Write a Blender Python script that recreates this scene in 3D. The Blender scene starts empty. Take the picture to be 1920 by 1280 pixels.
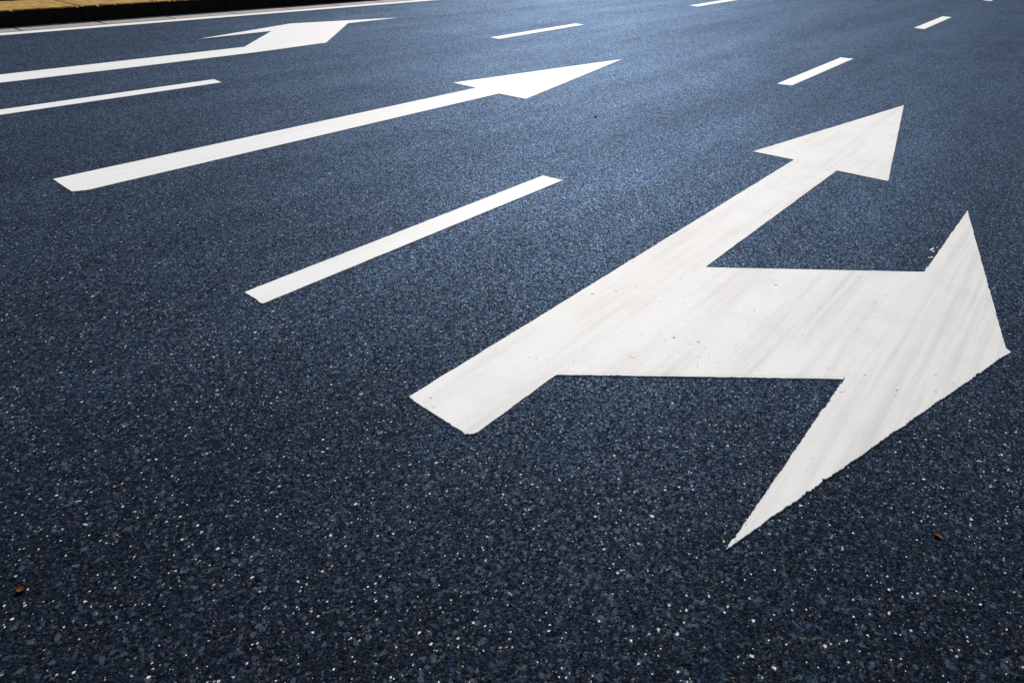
import bpy, bmesh, math, random
from mathutils import Matrix, Vector, noise
from mathutils.geometry import tessellate_polygon

S = bpy.context.scene
COL = S.collection
R = math.radians

# ---------------------------------------------------------------- camera
cam_data = bpy.data.cameras.new('camera')
cam_data.sensor_width = 36.0
cam_data.lens = 36.0 * 1178.2147 / 1920.0
cam_data.clip_start = 0.02
cam_data.clip_end = 5000
cam = bpy.data.objects.new('camera', cam_data)
COL.objects.link(cam)
cam.matrix_world = (Matrix.Translation((0, 0, 1.3)) @ Matrix.Rotation(R(39.46840), 4, 'Z')
                    @ Matrix.Rotation(R(90 - 33.52099), 4, 'X') @ Matrix.Rotation(R(1.63979), 4, 'Z'))
S.camera = cam

# ---------------------------------------------------------------- light
SUN_EL, SUN_AZ = 33.0, 34.0         # azimuth counted from +Y towards -X (the kerb side)
world = bpy.data.worlds.new('World')
S.world = world
world.use_nodes = True
wn = world.node_tree
sky = wn.nodes.new('ShaderNodeTexSky')
sky.sky_type = 'NISHITA'
sky.sun_disc = False
sky.sun_elevation = R(SUN_EL)
sky.sun_rotation = R(-SUN_AZ)
sky.air_density = 1.0
sky.dust_density = 1.0
bg = wn.nodes['Background']
bg.inputs['Strength'].default_value = 0.058
wn.links.new(sky.outputs[0], bg.inputs['Color'])

sun_data = bpy.data.lights.new('sun', 'SUN')
sun_data.energy = 4.8
sun_data.angle = R(0.6)
sun_data.color = (1.0, 0.96, 0.912)
sun = bpy.data.objects.new('sun', sun_data)
COL.objects.link(sun)
sd = Vector((-math.sin(R(SUN_AZ)) * math.cos(R(SUN_EL)), math.cos(R(SUN_AZ)) * math.cos(R(SUN_EL)), math.sin(R(SUN_EL))))
sun.rotation_euler = sd.to_track_quat('Z', 'Y').to_euler()
sun.location = sd * 60

S.view_settings.view_transform = 'Standard'
S.view_settings.look = 'None'
S.view_settings.gamma = 1
S.view_settings.exposure = 0.0


# ---------------------------------------------------------------- node helper
class N:
    def __init__(self, name):
        self.m = bpy.data.materials.new(name)
        self.m.use_nodes = True
        self.t = self.m.node_tree
        self.p = self.t.nodes['Principled BSDF']
        self.co = self.t.nodes.new('ShaderNodeTexCoord').outputs['Object']

    def n(self, kind, **kw):
        node = self.t.nodes.new('ShaderNode' + kind)
        for a, v in kw.items():
            setattr(node, a, v)
        return node

    def put(self, sock, v):
        if isinstance(v, bpy.types.NodeSocket):
            self.t.links.new(v, sock)
        else:
            if sock.type == 'RGBA' and len(v) == 3:
                v = (*v, 1)
            sock.default_value = v

    def math(self, op, a, b=0.5, clamp=False):
        m = self.n('Math', operation=op, use_clamp=clamp)
        self.put(m.inputs[0], a)
        self.put(m.inputs[1], b)
        return m.outputs[0]

    def scale(self, v, s):
        m = self.n('VectorMath', operation='MULTIPLY')
        self.put(m.inputs[0], v)
        m.inputs[1].default_value = s
        return m.outputs[0]

    def vadd(self, a, b):
        m = self.n('VectorMath', operation='ADD')
        self.put(m.inputs[0], a)
        self.put(m.inputs[1], b)
        return m.outputs[0]

    def voro(self, vec, scale, rnd=1.0, feature='F1'):
        v = self.n('TexVoronoi', feature=feature)
        self.put(v.inputs['Vector'], vec)
        v.inputs['Scale'].default_value = scale
        v.inputs['Randomness'].default_value = rnd
        return v

    def noise(self, vec, scale, detail=3, rough=0.5):
        v = self.n('TexNoise')
        self.put(v.inputs['Vector'], vec)
        v.inputs['Scale'].default_value = scale
        v.inputs['Detail'].default_value = detail
        v.inputs['Roughness'].default_value = rough
        return v

    def ramp(self, fac, stops, interp='LINEAR'):
        r = self.n('ValToRGB')
        r.color_ramp.interpolation = interp
        e = r.color_ramp.elements
        while len(e) < len(stops):
            e.new(0.5)
        for el, (p, c) in zip(e, stops):
            el.position = p
            el.color = (c, c, c, 1) if isinstance(c, (int, float)) else (*c, 1)
        self.put(r.inputs[0], fac)
        return r.outputs[0]

    def mix(self, fac, a, b, mode='MIX'):
        m = self.n('Mix', data_type='RGBA', blend_type=mode)
        self.put(m.inputs[0], fac)
        self.put(m.inputs[6], a)
        self.put(m.inputs[7], b)
        return m.outputs[2]

    def smooth(self, v, lo, hi):
        m = self.n('MapRange', interpolation_type='SMOOTHSTEP')
        self.put(m.inputs['Value'], v)
        m.inputs['From Min'].default_value = lo
        m.inputs['From Max'].default_value = hi
        return m.outputs[0]

    def sep(self, c):
        s = self.n('SeparateColor')
        self.put(s.inputs[0], c)
        return s.outputs

    def bump(self, h, dist, strength=1.0, normal=None):
        b = self.n('Bump')
        b.inputs['Strength'].default_value = strength
        b.inputs['Distance'].default_value = dist
        self.put(b.inputs['Height'], h)
        if normal is not None:
            self.put(b.inputs['Normal'], normal)
        return b.outputs[0]

    def out(self, color, rough, normal=None, spec=0.5):
        self.put(self.p.inputs['Base Color'], color)
        self.put(self.p.inputs['Roughness'], rough)
        self.put(self.p.inputs['Specular IOR Level'], spec)
        if normal is not None:
            self.put(self.p.inputs['Normal'], normal)
        return self.m


# ---------------------------------------------------------------- materials
BUMP, ROUGH, GLOSS, GLINT = 0.6, 0.52, (0.27, 0.455, 0.765), (0.66, 0.75, 0.85)


def asphalt_material():
    k = N('asphalt')
    wob = k.noise(k.co, 190, 2)
    co = k.vadd(k.co, k.scale(wob.outputs['Color'], (0.0045, 0.0045, 0.0)))
    flat = k.scale(co, (1, 1, 0))
    a = k.voro(flat, 165)                      # 1 cm chippings
    b = k.voro(k.vadd(flat, (3.7, 1.3, 0)), 350)   # fine chippings
    c = k.voro(k.vadd(flat, (1.7, 8.3, 0)), 98)   # coarse chippings, fewer
    ra = k.sep(a.outputs['Color'])
    rb = k.sep(b.outputs['Color'])
    rc = k.sep(c.outputs['Color'])
    ca = k.ramp(ra[0], [(0.0, (0.0014, 0.0018, 0.0027)), (0.35, (0.0030, 0.0041, 0.0063)), (0.72, (0.0052, 0.0073, 0.0119)), (0.93, (0.0108, 0.0161, 0.0255)), (1.0, (0.0270, 0.0357, 0.0492))])
    cb = k.ramp(rb[0], [(0.0, (0.0016, 0.0019, 0.0027)), (0.5, (0.0040, 0.0055, 0.0090)), (0.9, (0.0089, 0.0130, 0.0205)), (1.0, (0.0393, 0.0469, 0.0575))])
    pick = k.noise(k.co, 120, 2)
    col = k.mix(k.smooth(pick.outputs['Fac'], 0.40, 0.60), ca, cb)
    big_stone = k.math('MULTIPLY', k.math('GREATER_THAN', rc[0], 0.91), k.math('GREATER_THAN', rc[1], 0.2))
    col = k.mix(k.math('MULTIPLY', big_stone, 0.75), col, k.mix(rc[2], (0.016, 0.034, 0.058), (0.060, 0.082, 0.110)))
    # cast of single stones: violet grey to teal
    col = k.mix(0.5, col, k.mix(rb[1], (1.35, 0.85, 0.95), (0.65, 1.1, 1.02)), 'MULTIPLY')
    # warm brown chippings here and there
    col = k.mix(k.math('MULTIPLY', k.math('GREATER_THAN', ra[1], 0.965), 0.7), col, (0.05, 0.026, 0.014))
    col = k.mix(k.math('GREATER_THAN', rc[1], 0.9992), col, (0.040, 0.019, 0.008))
    # bitumen worn open in small black pits
    pit = k.noise(k.co, 88, 3, 0.6)
    pits = k.smooth(pit.outputs['Fac'], 0.57, 0.67)
    col = k.mix(pits, col, (0.0025, 0.0028, 0.0035))
    # patches and wheel-polished bands along the lanes
    big = k.noise(k.scale(k.co, (1.0, 0.10, 0)), 1.15, 4, 0.55)
    mid = k.noise(k.scale(k.co, (1, 0.7, 0)), 9, 4, 0.6)
    tone = k.math('ADD', k.math('MULTIPLY', big.outputs['Fac'], 0.9), k.math('MULTIPLY', mid.outputs['Fac'], 0.35))
    tone = k.math('ADD', tone, 0.52)
    col = k.mix(1.0, col, tone, 'MULTIPLY')
    # quartz flecks: three sizes
    flk = None
    for off, sc, lim in ((0.0, 115, 0.9965), (5.1, 165, 0.985), (9.3, 270, 0.974), (2.3, 205, 0.976)):
        v = k.voro(k.scale(k.vadd(flat, (off, off * 0.6, 0)), (1, 0.8, 0)), sc)
        r = k.sep(v.outputs['Color'])
        ed = k.math('LESS_THAN', v.outputs['Distance'], k.math('ADD', k.math('MULTIPLY', r[1], 0.45), 0.15))
        f = k.math('MULTIPLY', k.math('GREATER_THAN', r[0], lim), ed)
        f = k.math('MULTIPLY', f, k.math('ADD', k.math('MULTIPLY', k.math('POWER', r[2], 2.2), 0.84), 0.08))
        flk = f if flk is None else k.math('MAXIMUM', flk, f)
    col = k.mix(flk, col, k.mix(rb[2], (0.80, 0.82, 0.86), (0.78, 0.74, 0.68)))
    h = k.math('ADD', k.math('MULTIPLY', a.outputs['Distance'], -0.6), k.math('MULTIPLY', b.outputs['Distance'], -0.35))
    h = k.math('SUBTRACT', h, k.math('MULTIPLY', pits, 0.5))
    h = k.math('ADD', h, k.math('MULTIPLY', ra[2], 0.35))
    nrm = k.bump(h, 0.0025, BUMP)
    # each chipping has its own polish; the bitumen film is bluish
    pol = k.math('MULTIPLY', k.math('POWER', ra[1], 1.6), k.math('ADD', k.math('MULTIPLY', rb[2], 1.1), 0.3))
    pol = k.math('ADD', k.math('MULTIPLY', pol, 1.45), 0.14)
    pol = k.math('MULTIPLY', pol, k.math('SUBTRACT', 1.0, k.math('MULTIPLY', pits, 0.9)))
    pol = k.math('MULTIPLY', pol, k.math('ADD', k.math('MULTIPLY', big.outputs['Fac'], 0.7), 0.65))
    cl2 = k.noise(k.scale(k.co, (1, 0.30, 0)), 2.2, 7, 0.75)
    pol = k.math('MULTIPLY', pol, k.math('ADD', 0.86, k.math('MULTIPLY', k.smooth(cl2.outputs['Fac'], 0.28, 0.72), 0.28)))
    tint = k.mix(k.smooth(ra[2], 0.62, 0.95), GLOSS, GLINT)
    gl = k.n('BsdfGlossy')
    k.put(gl.inputs['Color'], k.mix(1.0, tint, pol, 'MULTIPLY'))
    k.put(gl.inputs['Roughness'], k.math('ADD', k.math('MULTIPLY', rb[1], 0.2), ROUGH))
    k.put(gl.inputs['Normal'], nrm)
    fr = k.n('Fresnel')
    fr.inputs['IOR'].default_value = 1.5
    k.put(fr.inputs['Normal'], nrm)
    m = k.out(col, 0.8, nrm, 0.0)
    mx = k.n('MixShader')
    k.put(mx.inputs[0], k.math('MULTIPLY', k.math('SUBTRACT', 1.0, k.math('POWER', 2.718, k.math('MULTIPLY', k.math('MAXIMUM', k.math('SUBTRACT', fr.outputs[0], 0.024), 0.0), -4.8))), 0.235))
    k.t.links.new(k.p.outputs[0], mx.inputs[1])
    k.t.links.new(gl.outputs[0], mx.inputs[2])
    k.t.links.new(mx.outputs[0], k.t.nodes['Material Output'].inputs['Surface'])
    return m


def paint_material(name, base, wear, track=None):
    k = N(name)
    st = k.noise(k.scale(k.co, (1, 0.03, 0)), 30, 5, 0.62)          # tyre streaks along the lane
    st2 = k.noise(k.scale(k.co, (1, 0.10, 0)), 6, 4, 0.6)
    blot = k.noise(k.co, 5, 5, 0.6)
    fine = k.noise(k.co, 260, 3, 0.7)
    grain = k.noise(k.co, 90, 4, 0.7)
    streak = k.math('ADD', k.math('MULTIPLY', k.smooth(st.outputs['Fac'], 0.38, 0.70), 0.8), 0.2)
    dirt = k.math('MULTIPLY', streak, k.smooth(st2.outputs['Fac'], 0.38, 0.62))
    if track is not None:                                            # wheel path where the paint is dirtier
        sx = k.n('SeparateXYZ')
        k.put(sx.inputs[0], k.co)
        d = k.math('ABSOLUTE', k.math('SUBTRACT', sx.outputs[0], track))
        path = k.math('SUBTRACT', 1.0, k.smooth(d, 0.05, 0.42))
        dirt = k.math('MAXIMUM', k.math('MULTIPLY', dirt, 0.7), k.math('MULTIPLY', path, k.math('ADD', k.math('MULTIPLY', streak, 0.75), 0.1)))
    col = k.mix(k.math('MULTIPLY', dirt, wear), base, (0.43, 0.41, 0.385))
    col = k.mix(k.math('MULTIPLY', k.smooth(blot.outputs['Fac'], 0.46, 0.72), wear * 0.45), col, (0.60, 0.585, 0.55))
    # stone texture showing as fine dark grain
    g = k.math('MULTIPLY', k.smooth(fine.outputs['Fac'], 0.55, 0.75), k.math('ADD', k.smooth(grain.outputs['Fac'], 0.45, 0.65), 0.25))
    col = k.mix(k.math('MULTIPLY', g, wear * 0.95), col, (0.36, 0.335, 0.31))
    # pin holes and chips down to the asphalt
    wv = k.vadd(k.co, k.scale(grain.outputs['Color'], (0.008, 0.008, 0)))
    clus = k.noise(k.co, 3.3, 3)
    for off, sc, lim, cl in ((0, 150, 0.9945, 0.42), (4.4, 85, 0.997, 0.47), (7.7, 230, 0.992, 0.45)):
        v = k.voro(k.scale(k.vadd(wv, (off, off, 0)), (1, 1, 0)), sc)
        r = k.sep(v.outputs['Color'])
        hole = k.math('MULTIPLY', k.math('GREATER_THAN', r[0], lim), k.math('LESS_THAN', v.outputs['Distance'], k.math('MULTIPLY', r[1], 0.6)))
        hole = k.math('MULTIPLY', hole, k.smooth(clus.outputs['Fac'], cl, cl + 0.08))
        col = k.mix(k.math('MULTIPLY', hole, min(0.85, wear * 2)), col, (0.06, 0.055, 0.05))
    # hairline scratches across
    sc = k.noise(k.scale(k.co, (0.09, 1, 0)), 60, 2)
    scm = k.noise(k.co, 6, 3)
    scr = k.math('MULTIPLY', k.smooth(sc.outputs['Fac'], 0.70, 0.76), k.smooth(scm.outputs['Fac'], 0.53, 0.60))
    col = k.mix(k.math('MULTIPLY', scr, wear * 0.8), col, (0.25, 0.23, 0.21))
    h = k.math('ADD', k.math('MULTIPLY', fine.outputs['Fac'], 0.6), k.math('MULTIPLY', grain.outputs['Fac'], 0.5))
    return k.out(col, 0.65, k.bump(h, 0.0014, 0.5), 0.25)


def stone_material(name, c0, c1, c2, scale=1.0, rough=0.75, spec=0.15, spot=0.0):
    k = N(name)
    a = k.noise(k.co, 9 * scale, 6, 0.65)
    b = k.noise(k.co, 60 * scale, 4, 0.7)
    col = k.ramp(a.outputs['Fac'], [(0.32, c0), (0.5, c1), (0.68, c2)])
    col = k.mix(k.smooth(b.outputs['Fac'], 0.56, 0.72), col, tuple(x * 0.35 for x in c0))
    if spot:
        d = k.noise(k.scale(k.co, (1, 0.6, 1)), 17, 5, 0.7)
        col = k.mix(k.math('MULTIPLY', k.smooth(d.outputs['Fac'], 0.55, 0.68), spot), col, tuple(x * 0.25 for x in c0))
    return k.out(col, rough, k.bump(b.outputs['Fac'], 0.004, 0.5), spec)


M_ASPHALT = asphalt_material()
M_PAINT_WORN = paint_material('worn_road_paint', (0.815, 0.802, 0.778), 0.60, 0.02)
M_PAINT = paint_material('road_paint', (0.855, 0.845, 0.83), 0.20)
M_KERB = stone_material('yellow_granite', (0.20, 0.095, 0.012), (0.43, 0.235, 0.034), (0.53, 0.36, 0.11), spot=0.6)
M_KERB_SHADE = stone_material('shaded_granite', (0.004, 0.003, 0.002), (0.006, 0.005, 0.003), (0.014, 0.010, 0.005))  # same granite near-black: shade of the kerb front painted into the colour
M_CONC = stone_material('gutter_concrete', (0.27, 0.235, 0.225), (0.385, 0.345, 0.33), (0.46, 0.42, 0.405), 2.2, spot=0.45)
M_JOINT = stone_material('dark_joint', (0.03, 0.025, 0.02), (0.045, 0.04, 0.03), (0.06, 0.05, 0.04))
M_SOIL = stone_material('dark_soil', (0.012, 0.009, 0.006), (0.02, 0.015, 0.010), (0.03, 0.024, 0.015), 2.0, 0.95, 0.0)
M_EARTH = stone_material('earth', (0.09, 0.08, 0.06), (0.13, 0.115, 0.09), (0.17, 0.15, 0.12), 0.3, 0.95)
M_LEAF = stone_material('dry_leaf', (0.16, 0.06, 0.010), (0.24, 0.10, 0.016), (0.3, 0.14, 0.03), 20)
M_PEBBLE = stone_material('tar_lump', (0.006, 0.006, 0.007), (0.01, 0.01, 0.012), (0.02, 0.02, 0.022), 20)


# ---------------------------------------------------------------- object helpers
def link(name, bm, mats, parent=None, smooth=False):
    me = bpy.data.meshes.new(name)
    bm.normal_update()
    bm.to_mesh(me)
    bm.free()
    for m in (mats if isinstance(mats, (list, tuple)) else [mats]):
        me.materials.append(m)
    if smooth:
        for p in me.polygons:
            p.use_smooth = True
    o = bpy.data.objects.new(name, me)
    COL.objects.link(o)
    if parent:
        o.parent = parent
        o.matrix_parent_inverse = parent.matrix_world.inverted()
    return o


def tag(o, label=None, cat=None, group=None, kind=None):
    if label:
        o['label'] = label
    if cat:
        o['category'] = cat
    if group:
        o['group'] = group
    if kind:
        o['kind'] = kind
    return o


def empty(name, x, y):
    o = bpy.data.objects.new(name, None)
    o.empty_display_size = 0.2
    o.location = (x, y, 0)
    o.matrix_world = Matrix.Translation((x, y, 0))
    COL.objects.link(o)
    return o


THICK = 0.004


def outline(pts, amp, shared, seed, radius=0.012, step=0.0035):
    """walk round a polygon: rounded outer corners, ragged outer edges, straight shared edges.
    returns a list of (x, y, nx, ny, inset weight, wall flag of the edge that starts here)"""
    n = len(pts)
    area = sum(pts[i][0] * pts[(i + 1) % n][1] - pts[(i + 1) % n][0] * pts[i][1] for i in range(n))
    if area < 0:
        pts = pts[::-1]
        amp = [amp[(n - 2 - i) % n] for i in range(n)]
        shared = {(n - 2 - i) % n for i in shared}
    V = [Vector(p) for p in pts]
    out = []
    for i in range(n):
        a, b = V[i], V[(i + 1) % n]
        d = (b - a)
        L = d.length
        d /= L
        nr = Vector((d.y, -d.x))
        if i in shared:
            out.append((a.x, a.y, 0, 0, 0, False))
            continue
        prev_sh, next_sh = ((i - 1) % n) in shared, ((i + 1) % n) in shared
        m = max(2, int(L / step))
        if L > 4:
            m = max(2, int(L / (step * 2)))
        for j in range(m):
            t = j / m * L
            w = 1.0
            if prev_sh:
                w = min(w, t / 0.02)
            if next_sh:
                w = min(w, (L - t) / 0.02)
            p = a + d * t
            f = (noise.noise((p.x * 14 + seed, p.y * 14, i * 3.1)) * 0.7 + noise.noise((p.x * 61, p.y * 61 + seed, i)) * 0.5
                 + noise.noise((p.x * 170, p.y * 170, seed + i)) * 0.45 - 1.6 * max(0, noise.noise((p.x * 38, p.y * 38, seed * 2 + i)) - 0.38))
            mod = 0.35 + 1.3 * max(0, 0.5 + noise.noise((p.x * 5.3 + seed, p.y * 5.3, 40 + i)))
            off = amp[i] * f * mod * 0.9 * min(1, w)
            # round the outer corners
            if not prev_sh and t < radius:
                q = V[(i - 1) % n]
                c = (d - (a - q).normalized())
                if (a - q).normalized().cross(d) > 0:
                    p += c.normalized() * ((1 - t / radius) ** 2 * radius * 0.45) * (0.6 + 0.4 * c.length)
            if not next_sh and L - t < radius:
                q = V[(i + 2) % n]
                e = (q - b).normalized()
                if d.cross(e) > 0:
                    c = e - d
                    p += c.normalized() * ((1 - (L - t) / radius) ** 2 * radius * 0.45) * (0.6 + 0.4 * c.length)
            p = p + nr * off
            out.append((p.x, p.y, nr.x, nr.y, min(1, w), True))
    return out


def paint_slab(bm, pts, amp=0.003, shared=(), seed=0, top=THICK, radius=0.012, inset=0.002):
    n = len(pts)
    amps = list(amp) if isinstance(amp, (list, tuple)) else [amp] * n
    ol = outline([tuple(p) for p in pts], amps, set(shared), seed, radius)
    tops = [bm.verts.new((x - nx * inset * w, y - ny * inset * w, top)) for x, y, nx, ny, w, f in ol]
    bots = [bm.verts.new((x, y, 0.0005)) for x, y, nx, ny, w, f in ol]
    tri = tessellate_polygon([[Vector((v.co.x, v.co.y, 0)) for v in tops]])
    for t in tri:
        try:
            f = bm.faces.new([tops[i] for i in t])
            f.normal_update()
            if f.normal.z < 0:
                f.normal_flip()
        except ValueError:
            pass
    m = len(ol)
    for i in range(m):
        if ol[i][5]:
            j = (i + 1) % m
            bm.faces.new((bots[i], bots[j], tops[j], tops[i]))


def sheet(name, x0, x1, y0, y1, z, m, label, nx=1, ny=1):
    bm = bmesh.new()
    vs = [[bm.verts.new((x0 + (x1 - x0) * i / nx, y0 + (y1 - y0) * j / ny, z)) for j in range(ny + 1)] for i in range(nx + 1)]
    for i in range(nx):
        for j in range(ny):
            bm.faces.new((vs[i][j], vs[i + 1][j], vs[i + 1][j + 1], vs[i][j + 1]))
    o = link(name, bm, m)
    return tag(o, label, kind='structure')


# ---------------------------------------------------------------- setting
sheet('ground', -2500, 2500, -2500, 2500, -0.03, M_EARTH, 'bare earth reaching to the horizon beyond the road')
sheet('road', -10.62, 14.0, -60, 400, 0.0, M_ASPHALT, 'dark blue grey asphalt road of several lanes', 8, 40)

KX = -11.085            # foot of the kerb face
KB = -12.20            # back of the kerb stones
random.seed(4)
# gutter: concrete slabs between kerb and edge line, open joints over a dark bed
bm = bmesh.new()
gj = [2.77 + 1.0 * i for i in range(-20, 60)]
gj[21] = 3.80
for a, b in zip(gj[:-1], gj[1:]):
    if a > 20 and False:
        continue
    z = 0.004 + random.uniform(-0.0015, 0.0015)
    g = 0.009 + random.random() * 0.008
    x0, x1 = KX + 0.004, -10.64 + random.uniform(-0.012, 0.012)
    q = [bm.verts.new(p) for p in ((x0, a + g, z + 0.002), (x1, a + g, z), (x1, b - g, z), (x0, b - g, z + 0.002))]
    d = [bm.verts.new((v.co.x, v.co.y, -0.02)) for v in q]
    bm.faces.new(q)
    for i in range(4):
        bm.faces.new((d[i], d[(i + 1) % 4], q[(i + 1) % 4], q[i]))
q = [bm.verts.new(p) for p in ((KX, -17, -0.012), (-10.61, -17, -0.012), (-10.61, 60, -0.012), (KX, 60, -0.012))]
f = bm.faces.new(q)
f.material_index = 1
tag(link('gutter', bm, [M_CONC, M_JOINT]), 'pale grey concrete gutter slabs along the foot of the kerb', kind='structure')


def kerb_block(bm, y0, y1, seed, h=0.203):
    """one granite kerb stone with a worn front arris; material 0 top, 1 front face"""
    rnd = random.Random(seed)
    ny = 26
    prof = [(KX + 0.012, 0.0), (KX + 0.004, h - 0.05), (KX - 0.002, h - 0.012), (KX - 0.014, h), (KX - 0.4, h + 0.002), (KX - 0.8, h + 0.003), (KB + 0.012, h + 0.004), (KB, h - 0.01), (KB, -0.02)]
    rows = []
    for j in range(ny + 1):
        y = y0 + 0.014 + (y1 - y0 - 0.028) * j / ny
        row = []
        chip = max(0, noise.noise((y * 9, seed, 1.3)) - 0.15) * 0.05 + max(0, noise.noise((y * 31, seed, 7.3)) - 0.2) * 0.035
        for i, (x, z) in enumerate(prof):
            dx = dz = 0
            if i in (2, 3):
                dx, dz = -chip * (0.6 if i == 2 else 1.2), -chip * (0.8 if i == 2 else 0.15)
            if 3 < i < 7:
                dz = noise.noise((x * 5, y * 5, seed)) * 0.004
            if i > 0 and j in (0, ny) and i in (3, 4, 5, 6):
                dz -= 0.006
            row.append(bm.verts.new((x + dx, y, z + dz)))
        rows.append(row)
    for j in range(ny):
        for i in range(len(prof) - 1):
            f = bm.faces.new((rows[j][i], rows[j + 1][i], rows[j + 1][i + 1], rows[j][i + 1]))
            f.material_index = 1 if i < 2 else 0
    for row, flip in ((rows[0], False), (rows[-1], True)):
        f = bm.faces.new(row if not flip else row[::-1])
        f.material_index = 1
    bmesh.ops.recalc_face_normals(bm, faces=bm.faces)


KL = 1.07
kerb_y = [3.68 + KL * i for i in range(-1, 6)]
kl = ['yellow stained granite kerb stone at the left end, with its pale back edge showing',
      'yellow granite kerb stone between the two open joints on top of the kerb',
      'kerb stone whose thin yellow top runs out at the upper picture edge',
      'black fronted kerb stone just right of the last bit of yellow top, beside the gutter',
      'black fronted kerb stone behind the broad white head of the left turn arrow',
      'rightmost kerb stone seen, a thin black wedge narrowing to the upper picture edge']
for i in range(6):
    bm = bmesh.new()
    kerb_block(bm, kerb_y[i], kerb_y[i + 1], i + 2)
    tag(link('kerb_stone', bm, [M_KERB, M_KERB_SHADE]), kl[i], 'kerb stone', 'kerb stones along the road edge')
bm = bmesh.new()
for i in list(range(-16, -1)) + list(range(5, 40)):
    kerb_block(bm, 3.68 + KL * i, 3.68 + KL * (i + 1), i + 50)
tag(link('kerb', bm, [M_KERB, M_KERB_SHADE]), 'further run of the yellow granite kerb along the road', kind='structure')

bm = bmesh.new()
nx_, ny_ = 24, 120
vs = [[bm.verts.new((KB - 0.015 - 6 * i / nx_, -15 + 60 * j / ny_, 0.12 + 0.05 * noise.noise((i * .9, j * .7, 0)) + 0.05 * min(1, i / 3))) for j in range(ny_ + 1)] for i in range(nx_ + 1)]
for i in range(nx_):
    for j in range(ny_):
        bm.faces.new((vs[i + 1][j], vs[i][j], vs[i][j + 1], vs[i + 1][j + 1]))
for j in range(ny_):
    a, b = vs[nx_][j], vs[nx_][j + 1]
    bm.faces.new((a, b, bm.verts.new((b.co.x - 1, b.co.y, -0.05)), bm.verts.new((a.co.x - 1, a.co.y, -0.05))))
tag(link('verge', bm, M_SOIL, smooth=True), 'dark soil verge behind the kerb', kind='structure')

# a thin crack that runs out from the gutter into the asphalt
bm = bmesh.new()
cp = []
for i in range(19):
    t = i / 18
    x = -10.10 + 0.56 * t
    y = 7.48 - 0.07 * t + 0.03 * t * t + 0.012 * noise.noise((t * 8, 2, 0))
    w = 0.018 * math.sin(math.pi * min(1, 0.15 + t * 0.85)) * (0.8 + 0.5 * noise.noise((t * 14, 5, 0)))
    cp.append((bm.verts.new((x, y - w, 0.004)), bm.verts.new((x, y + w, 0.004))))
for (a, b), (c, d) in zip(cp[:-1], cp[1:]):
    bm.faces.new((a, c, d, b))
tag(link('crack', bm, M_PEBBLE), 'short dark crack in the asphalt beside the edge line', kind='structure')

# ---------------------------------------------------------------- painted markings
# the white edge line
bm = bmesh.new()
inner, outer = [], []
for j in range(0, 1500):
    y = -15 + j * 0.05
    inner.append((-10.385 + 0.006 * noise.noise((y * 3, 1, 0)) + 0.006 * noise.noise((y * 14, 2, 0)), y))
    outer.append((-10.60 + 0.006 * noise.noise((y * 3, 7, 0)) + 0.004 * noise.noise((y * 14, 9, 0)), y))
prev = None
for (xi, y), (xo, _) in zip(inner, outer):
    row = [bm.verts.new(p) for p in ((xi, y, 0.0005), (xi - 0.002, y, THICK), (xo, y, THICK), (xo, y, -0.01))]
    if prev:
        for i in range(3):
            bm.faces.new((prev[i], row[i], row[i + 1], prev[i + 1]))
    prev = row
bmesh.ops.recalc_face_normals(bm, faces=bm.faces)
tag(link('edge_line', bm, M_PAINT), 'long thin white edge line painted between the gutter and the asphalt', 'edge line')

# lane dashes: ground corners in metres
G1 = 'white dashes between the middle and the left lane'
G2 = 'white dashes between the right and the middle lane'
dashes = [
    ([(-6.32, 0.90), (-6.277, 3.041), (-6.10, 3.02), (-6.14, 0.90)], 'white lane dash cut by the left picture edge, under the left turn arrow', G1),
    ([(-6.357, 7.061), (-6.464, 9.221), (-6.30, 9.225), (-6.181, 7.049)], 'thin white lane dash above the tip of the middle straight arrow', G1),
    ([(-6.639, 13.495), (-6.75, 15.85), (-6.53, 15.80), (-6.434, 13.444)], 'white lane dash cut by the upper picture edge, next one beyond the thin dash', G1),
    ([(-2.307, 1.042), (-2.314, 3.067), (-2.17, 3.085), (-2.164, 1.041)], 'biggest and nearest white lane dash, lying left of the worn two headed arrow', G2),
    ([(-2.338, 6.994), (-2.38, 9.253), (-2.233, 9.278), (-2.19, 7.03)], 'white lane dash just above the straight head of the worn arrow', G2),
    ([(-2.441, 13.458), (-2.475, 15.99), (-2.318, 15.99), (-2.272, 13.412)], 'short white lane dash at the upper right, third one along its line', G2),
    ([(-2.55, 21.296), (-2.60, 23.9), (-2.42, 23.9), (-2.362, 21.208)], 'tiny white end of a lane dash at the upper right picture edge', G2),
]
for i, (p, lab, grp) in enumerate(dashes):
    bm = bmesh.new()
    paint_slab(bm, p, [0.0022, 0.005, 0.0022, 0.006], (), 10 + i, radius=0.008)
    tag(link('lane_dash', bm, M_PAINT), lab, 'lane dash', grp)

# straight arrow in the middle lane
e = tag(empty('straight_arrow', -4.16, 1.0), 'clean white straight ahead arrow on a long shaft in the middle lane', 'road arrow', 'painted lane arrows')
bm = bmesh.new()
paint_slab(bm, [(-4.327, 1.006), (-4.315, 4.591), (-4.002, 4.571), (-3.998, 1.07), (-4.036, 1.004)], [0.002, 0, 0.002, 0.004, 0.005], (1,), 31, radius=0.008)
link('shaft', bm, M_PAINT, e)
bm = bmesh.new()
paint_slab(bm, [(-4.315, 4.591), (-4.626, 4.597), (-4.200, 7.009), (-3.694, 4.584), (-4.002, 4.571)], [0.003, 0.002, 0.002, 0.003, 0], (4,), 32)
link('arrowhead', bm, M_PAINT, e)

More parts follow.
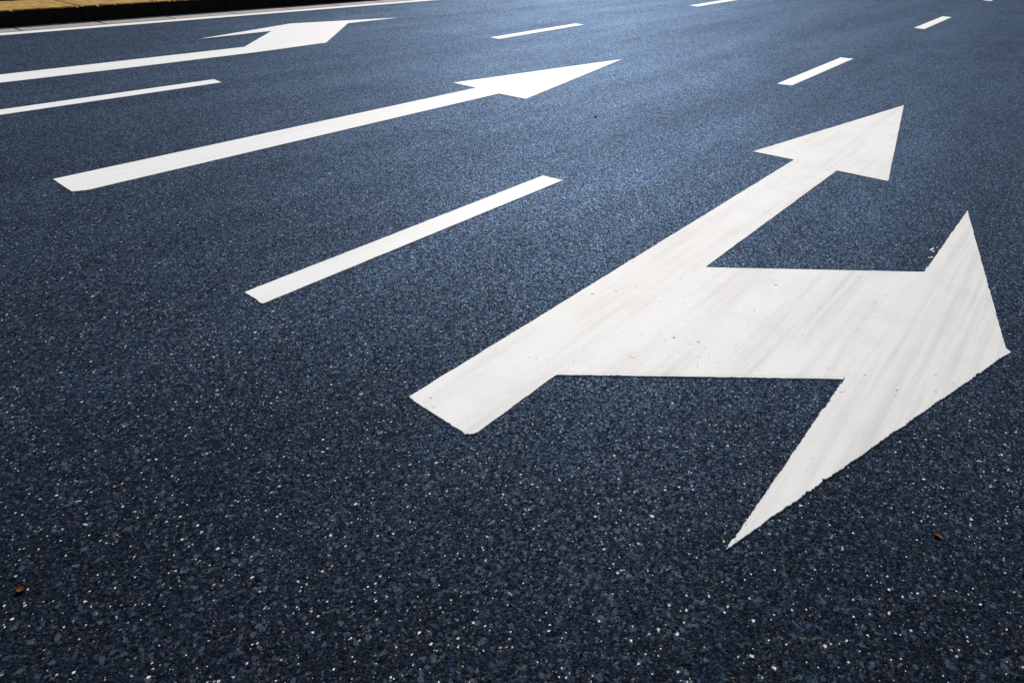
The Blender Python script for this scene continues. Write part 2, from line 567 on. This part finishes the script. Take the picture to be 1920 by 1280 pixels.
# left turn arrow in the far lane
e = tag(empty('turn_arrow', -7.58, 0.5), 'white left turn arrow with a broad slanted branch, nearest the kerb', 'road arrow', 'painted lane arrows')
bm = bmesh.new()
paint_slab(bm, [(-7.80, 0.2), (-7.747, 4.202), (-7.395, 5.117), (-7.333, 4.111), (-7.345, 2.694), (-7.43, 0.2)], [0.004, 0, 0.003, 0.004, 0.004, 0.004], (1,), 41)
link('shaft', bm, M_PAINT, e)
bm = bmesh.new()
paint_slab(bm, [(-7.747, 4.202), (-8.688, 5.158), (-8.686, 6.447), (-7.395, 5.117)], [0.003, 0, 0.003, 0], (1, 3), 42)
link('branch', bm, M_PAINT, e)
bm = bmesh.new()
paint_slab(bm, [(-8.688, 5.158), (-8.643, 4.098), (-9.174, 5.779), (-8.738, 7.50), (-8.686, 6.447)], [0.003, 0.004, 0.004, 0.003, 0], (4,), 43)
link('arrowhead', bm, M_PAINT, e)

# worn arrow in the near lane: straight on and right
e = tag(empty('two_headed_arrow', -1.13, 1.03), 'big worn white arrow pointing straight on and right, in the nearest lane', 'road arrow', 'painted lane arrows')
bm = bmesh.new()
paint_slab(bm, [(-1.284, 1.027), (-1.277, 4.534), (-0.981, 4.504), (-0.985, 2.589), (-0.994, 1.460), (-0.995, 1.05), (-1.012, 1.026)],
           [0.0035, 0, 0.003, 0, 0.0025, 0.004, 0.007], (1, 3), 51, radius=0.01)
link('shaft', bm, M_PAINT_WORN, e)
bm = bmesh.new()
paint_slab(bm, [(-1.277, 4.534), (-1.562, 4.516), (-1.126, 6.945), (-0.671, 4.519), (-0.981, 4.504)], [0.004, 0.003, 0.005, 0.004, 0], (4,), 52)
link('arrowhead', bm, M_PAINT_WORN, e)
bm = bmesh.new()
paint_slab(bm, [(-0.985, 2.589), (-0.209, 3.251), (-0.233, 2.127), (-0.994, 1.472)], [0.0015, 0, 0.002, 0], (1, 3), 53)
# thin lip of paint that ran out under the template along the near side
paint_slab(bm, [(-0.994, 1.482), (-0.234, 2.137), (-0.2335, 2.112), (-0.994, 1.456)], [0, 0, 0.003, 0], (0, 1, 3), 54, top=0.0037)
link('branch', bm, M_PAINT_WORN, e)
bm = bmesh.new()
paint_slab(bm, [(-0.209, 3.251), (-0.199, 4.301), (0.1748, 2.7457), (0.1959, 2.7263), (0.1695, 2.6503), (-0.232, 1.15), (-0.233, 2.127)], [0.005, 0.0045, 0.003, 0.003, 0.0055, 0.006, 0], (6,), 55, radius=0.008)
rr = random.Random(8)
for x, y, s in ((-0.2335, 3.575, 0.006), (-0.238, 3.555, 0.009), (-0.226, 3.54, 0.006), (-0.219, 3.455, 0.007), (-0.228, 3.44, 0.005), (-0.222, 3.60, 0.004)):
    pts = [(x + math.cos(a * math.pi / 3.5) * s * rr.uniform(.6, 1.2), y + math.sin(a * math.pi / 3.5) * s * 1.6 * rr.uniform(.6, 1.2)) for a in range(7)]
    paint_slab(bm, pts, 0, (), 0, top=0.003, radius=0.0001, inset=0.001)
link('side_arrowhead', bm, M_PAINT_WORN, e)


# ---------------------------------------------------------------- litter
def scrap(name, x, y, size, rot, m, seed, lump=False):
    bm = bmesh.new()
    if lump:
        bmesh.ops.create_icosphere(bm, subdivisions=3, radius=size)
        for v in bm.verts:
            v.co *= 1 + 0.45 * noise.noise(v.co * (1.3 / size) + Vector((seed, 0, 0)))
            v.co.z = v.co.z * 0.5 + size * 0.35
    else:
        n = 9
        rows = []
        for i in range(n):
            t = i / (n - 1)
            w = size * 0.45 * math.sin(math.pi * (0.06 + 0.88 * t)) ** 0.7 * (1 + 0.25 * noise.noise((t * 7, seed, 0)))
            curl = size * 0.35 * (t - 0.45) ** 2 + 0.003
            rows.append([bm.verts.new((s * w, (t - 0.5) * size, curl + abs(s) * size * 0.12)) for s in (-1, -0.5, 0, 0.5, 1)])
        for a, b in zip(rows[:-1], rows[1:]):
            for i in range(4):
                bm.faces.new((a[i], a[i + 1], b[i + 1], b[i]))
        bmesh.ops.solidify(bm, geom=bm.faces[:], thickness=0.0008)
    bmesh.ops.rotate(bm, verts=bm.verts, matrix=Matrix.Rotation(rot, 3, 'Z'))
    o = link(name, bm, m, smooth=True)
    o.location = (x, y, 0.001)
    return o


tag(scrap('leaf_scrap', -1.412, -0.033, 0.020, 1.1, M_LEAF, 1), 'tiny orange leaf scrap on the bare asphalt near the lower left corner', 'leaf', 'leaf scraps on the asphalt')
tag(scrap('leaf_scrap', 0.162, 1.566, 0.018, 2.2, M_LEAF, 5), 'tiny orange brown leaf scrap right of the lower tip of the worn arrow', 'leaf', 'leaf scraps on the asphalt')
tag(scrap('tar_lump', -2.896, 4.515, 0.012, 0.4, M_PEBBLE, 3, True), 'small black lump of tar on the asphalt right of the middle arrowhead', 'lump')
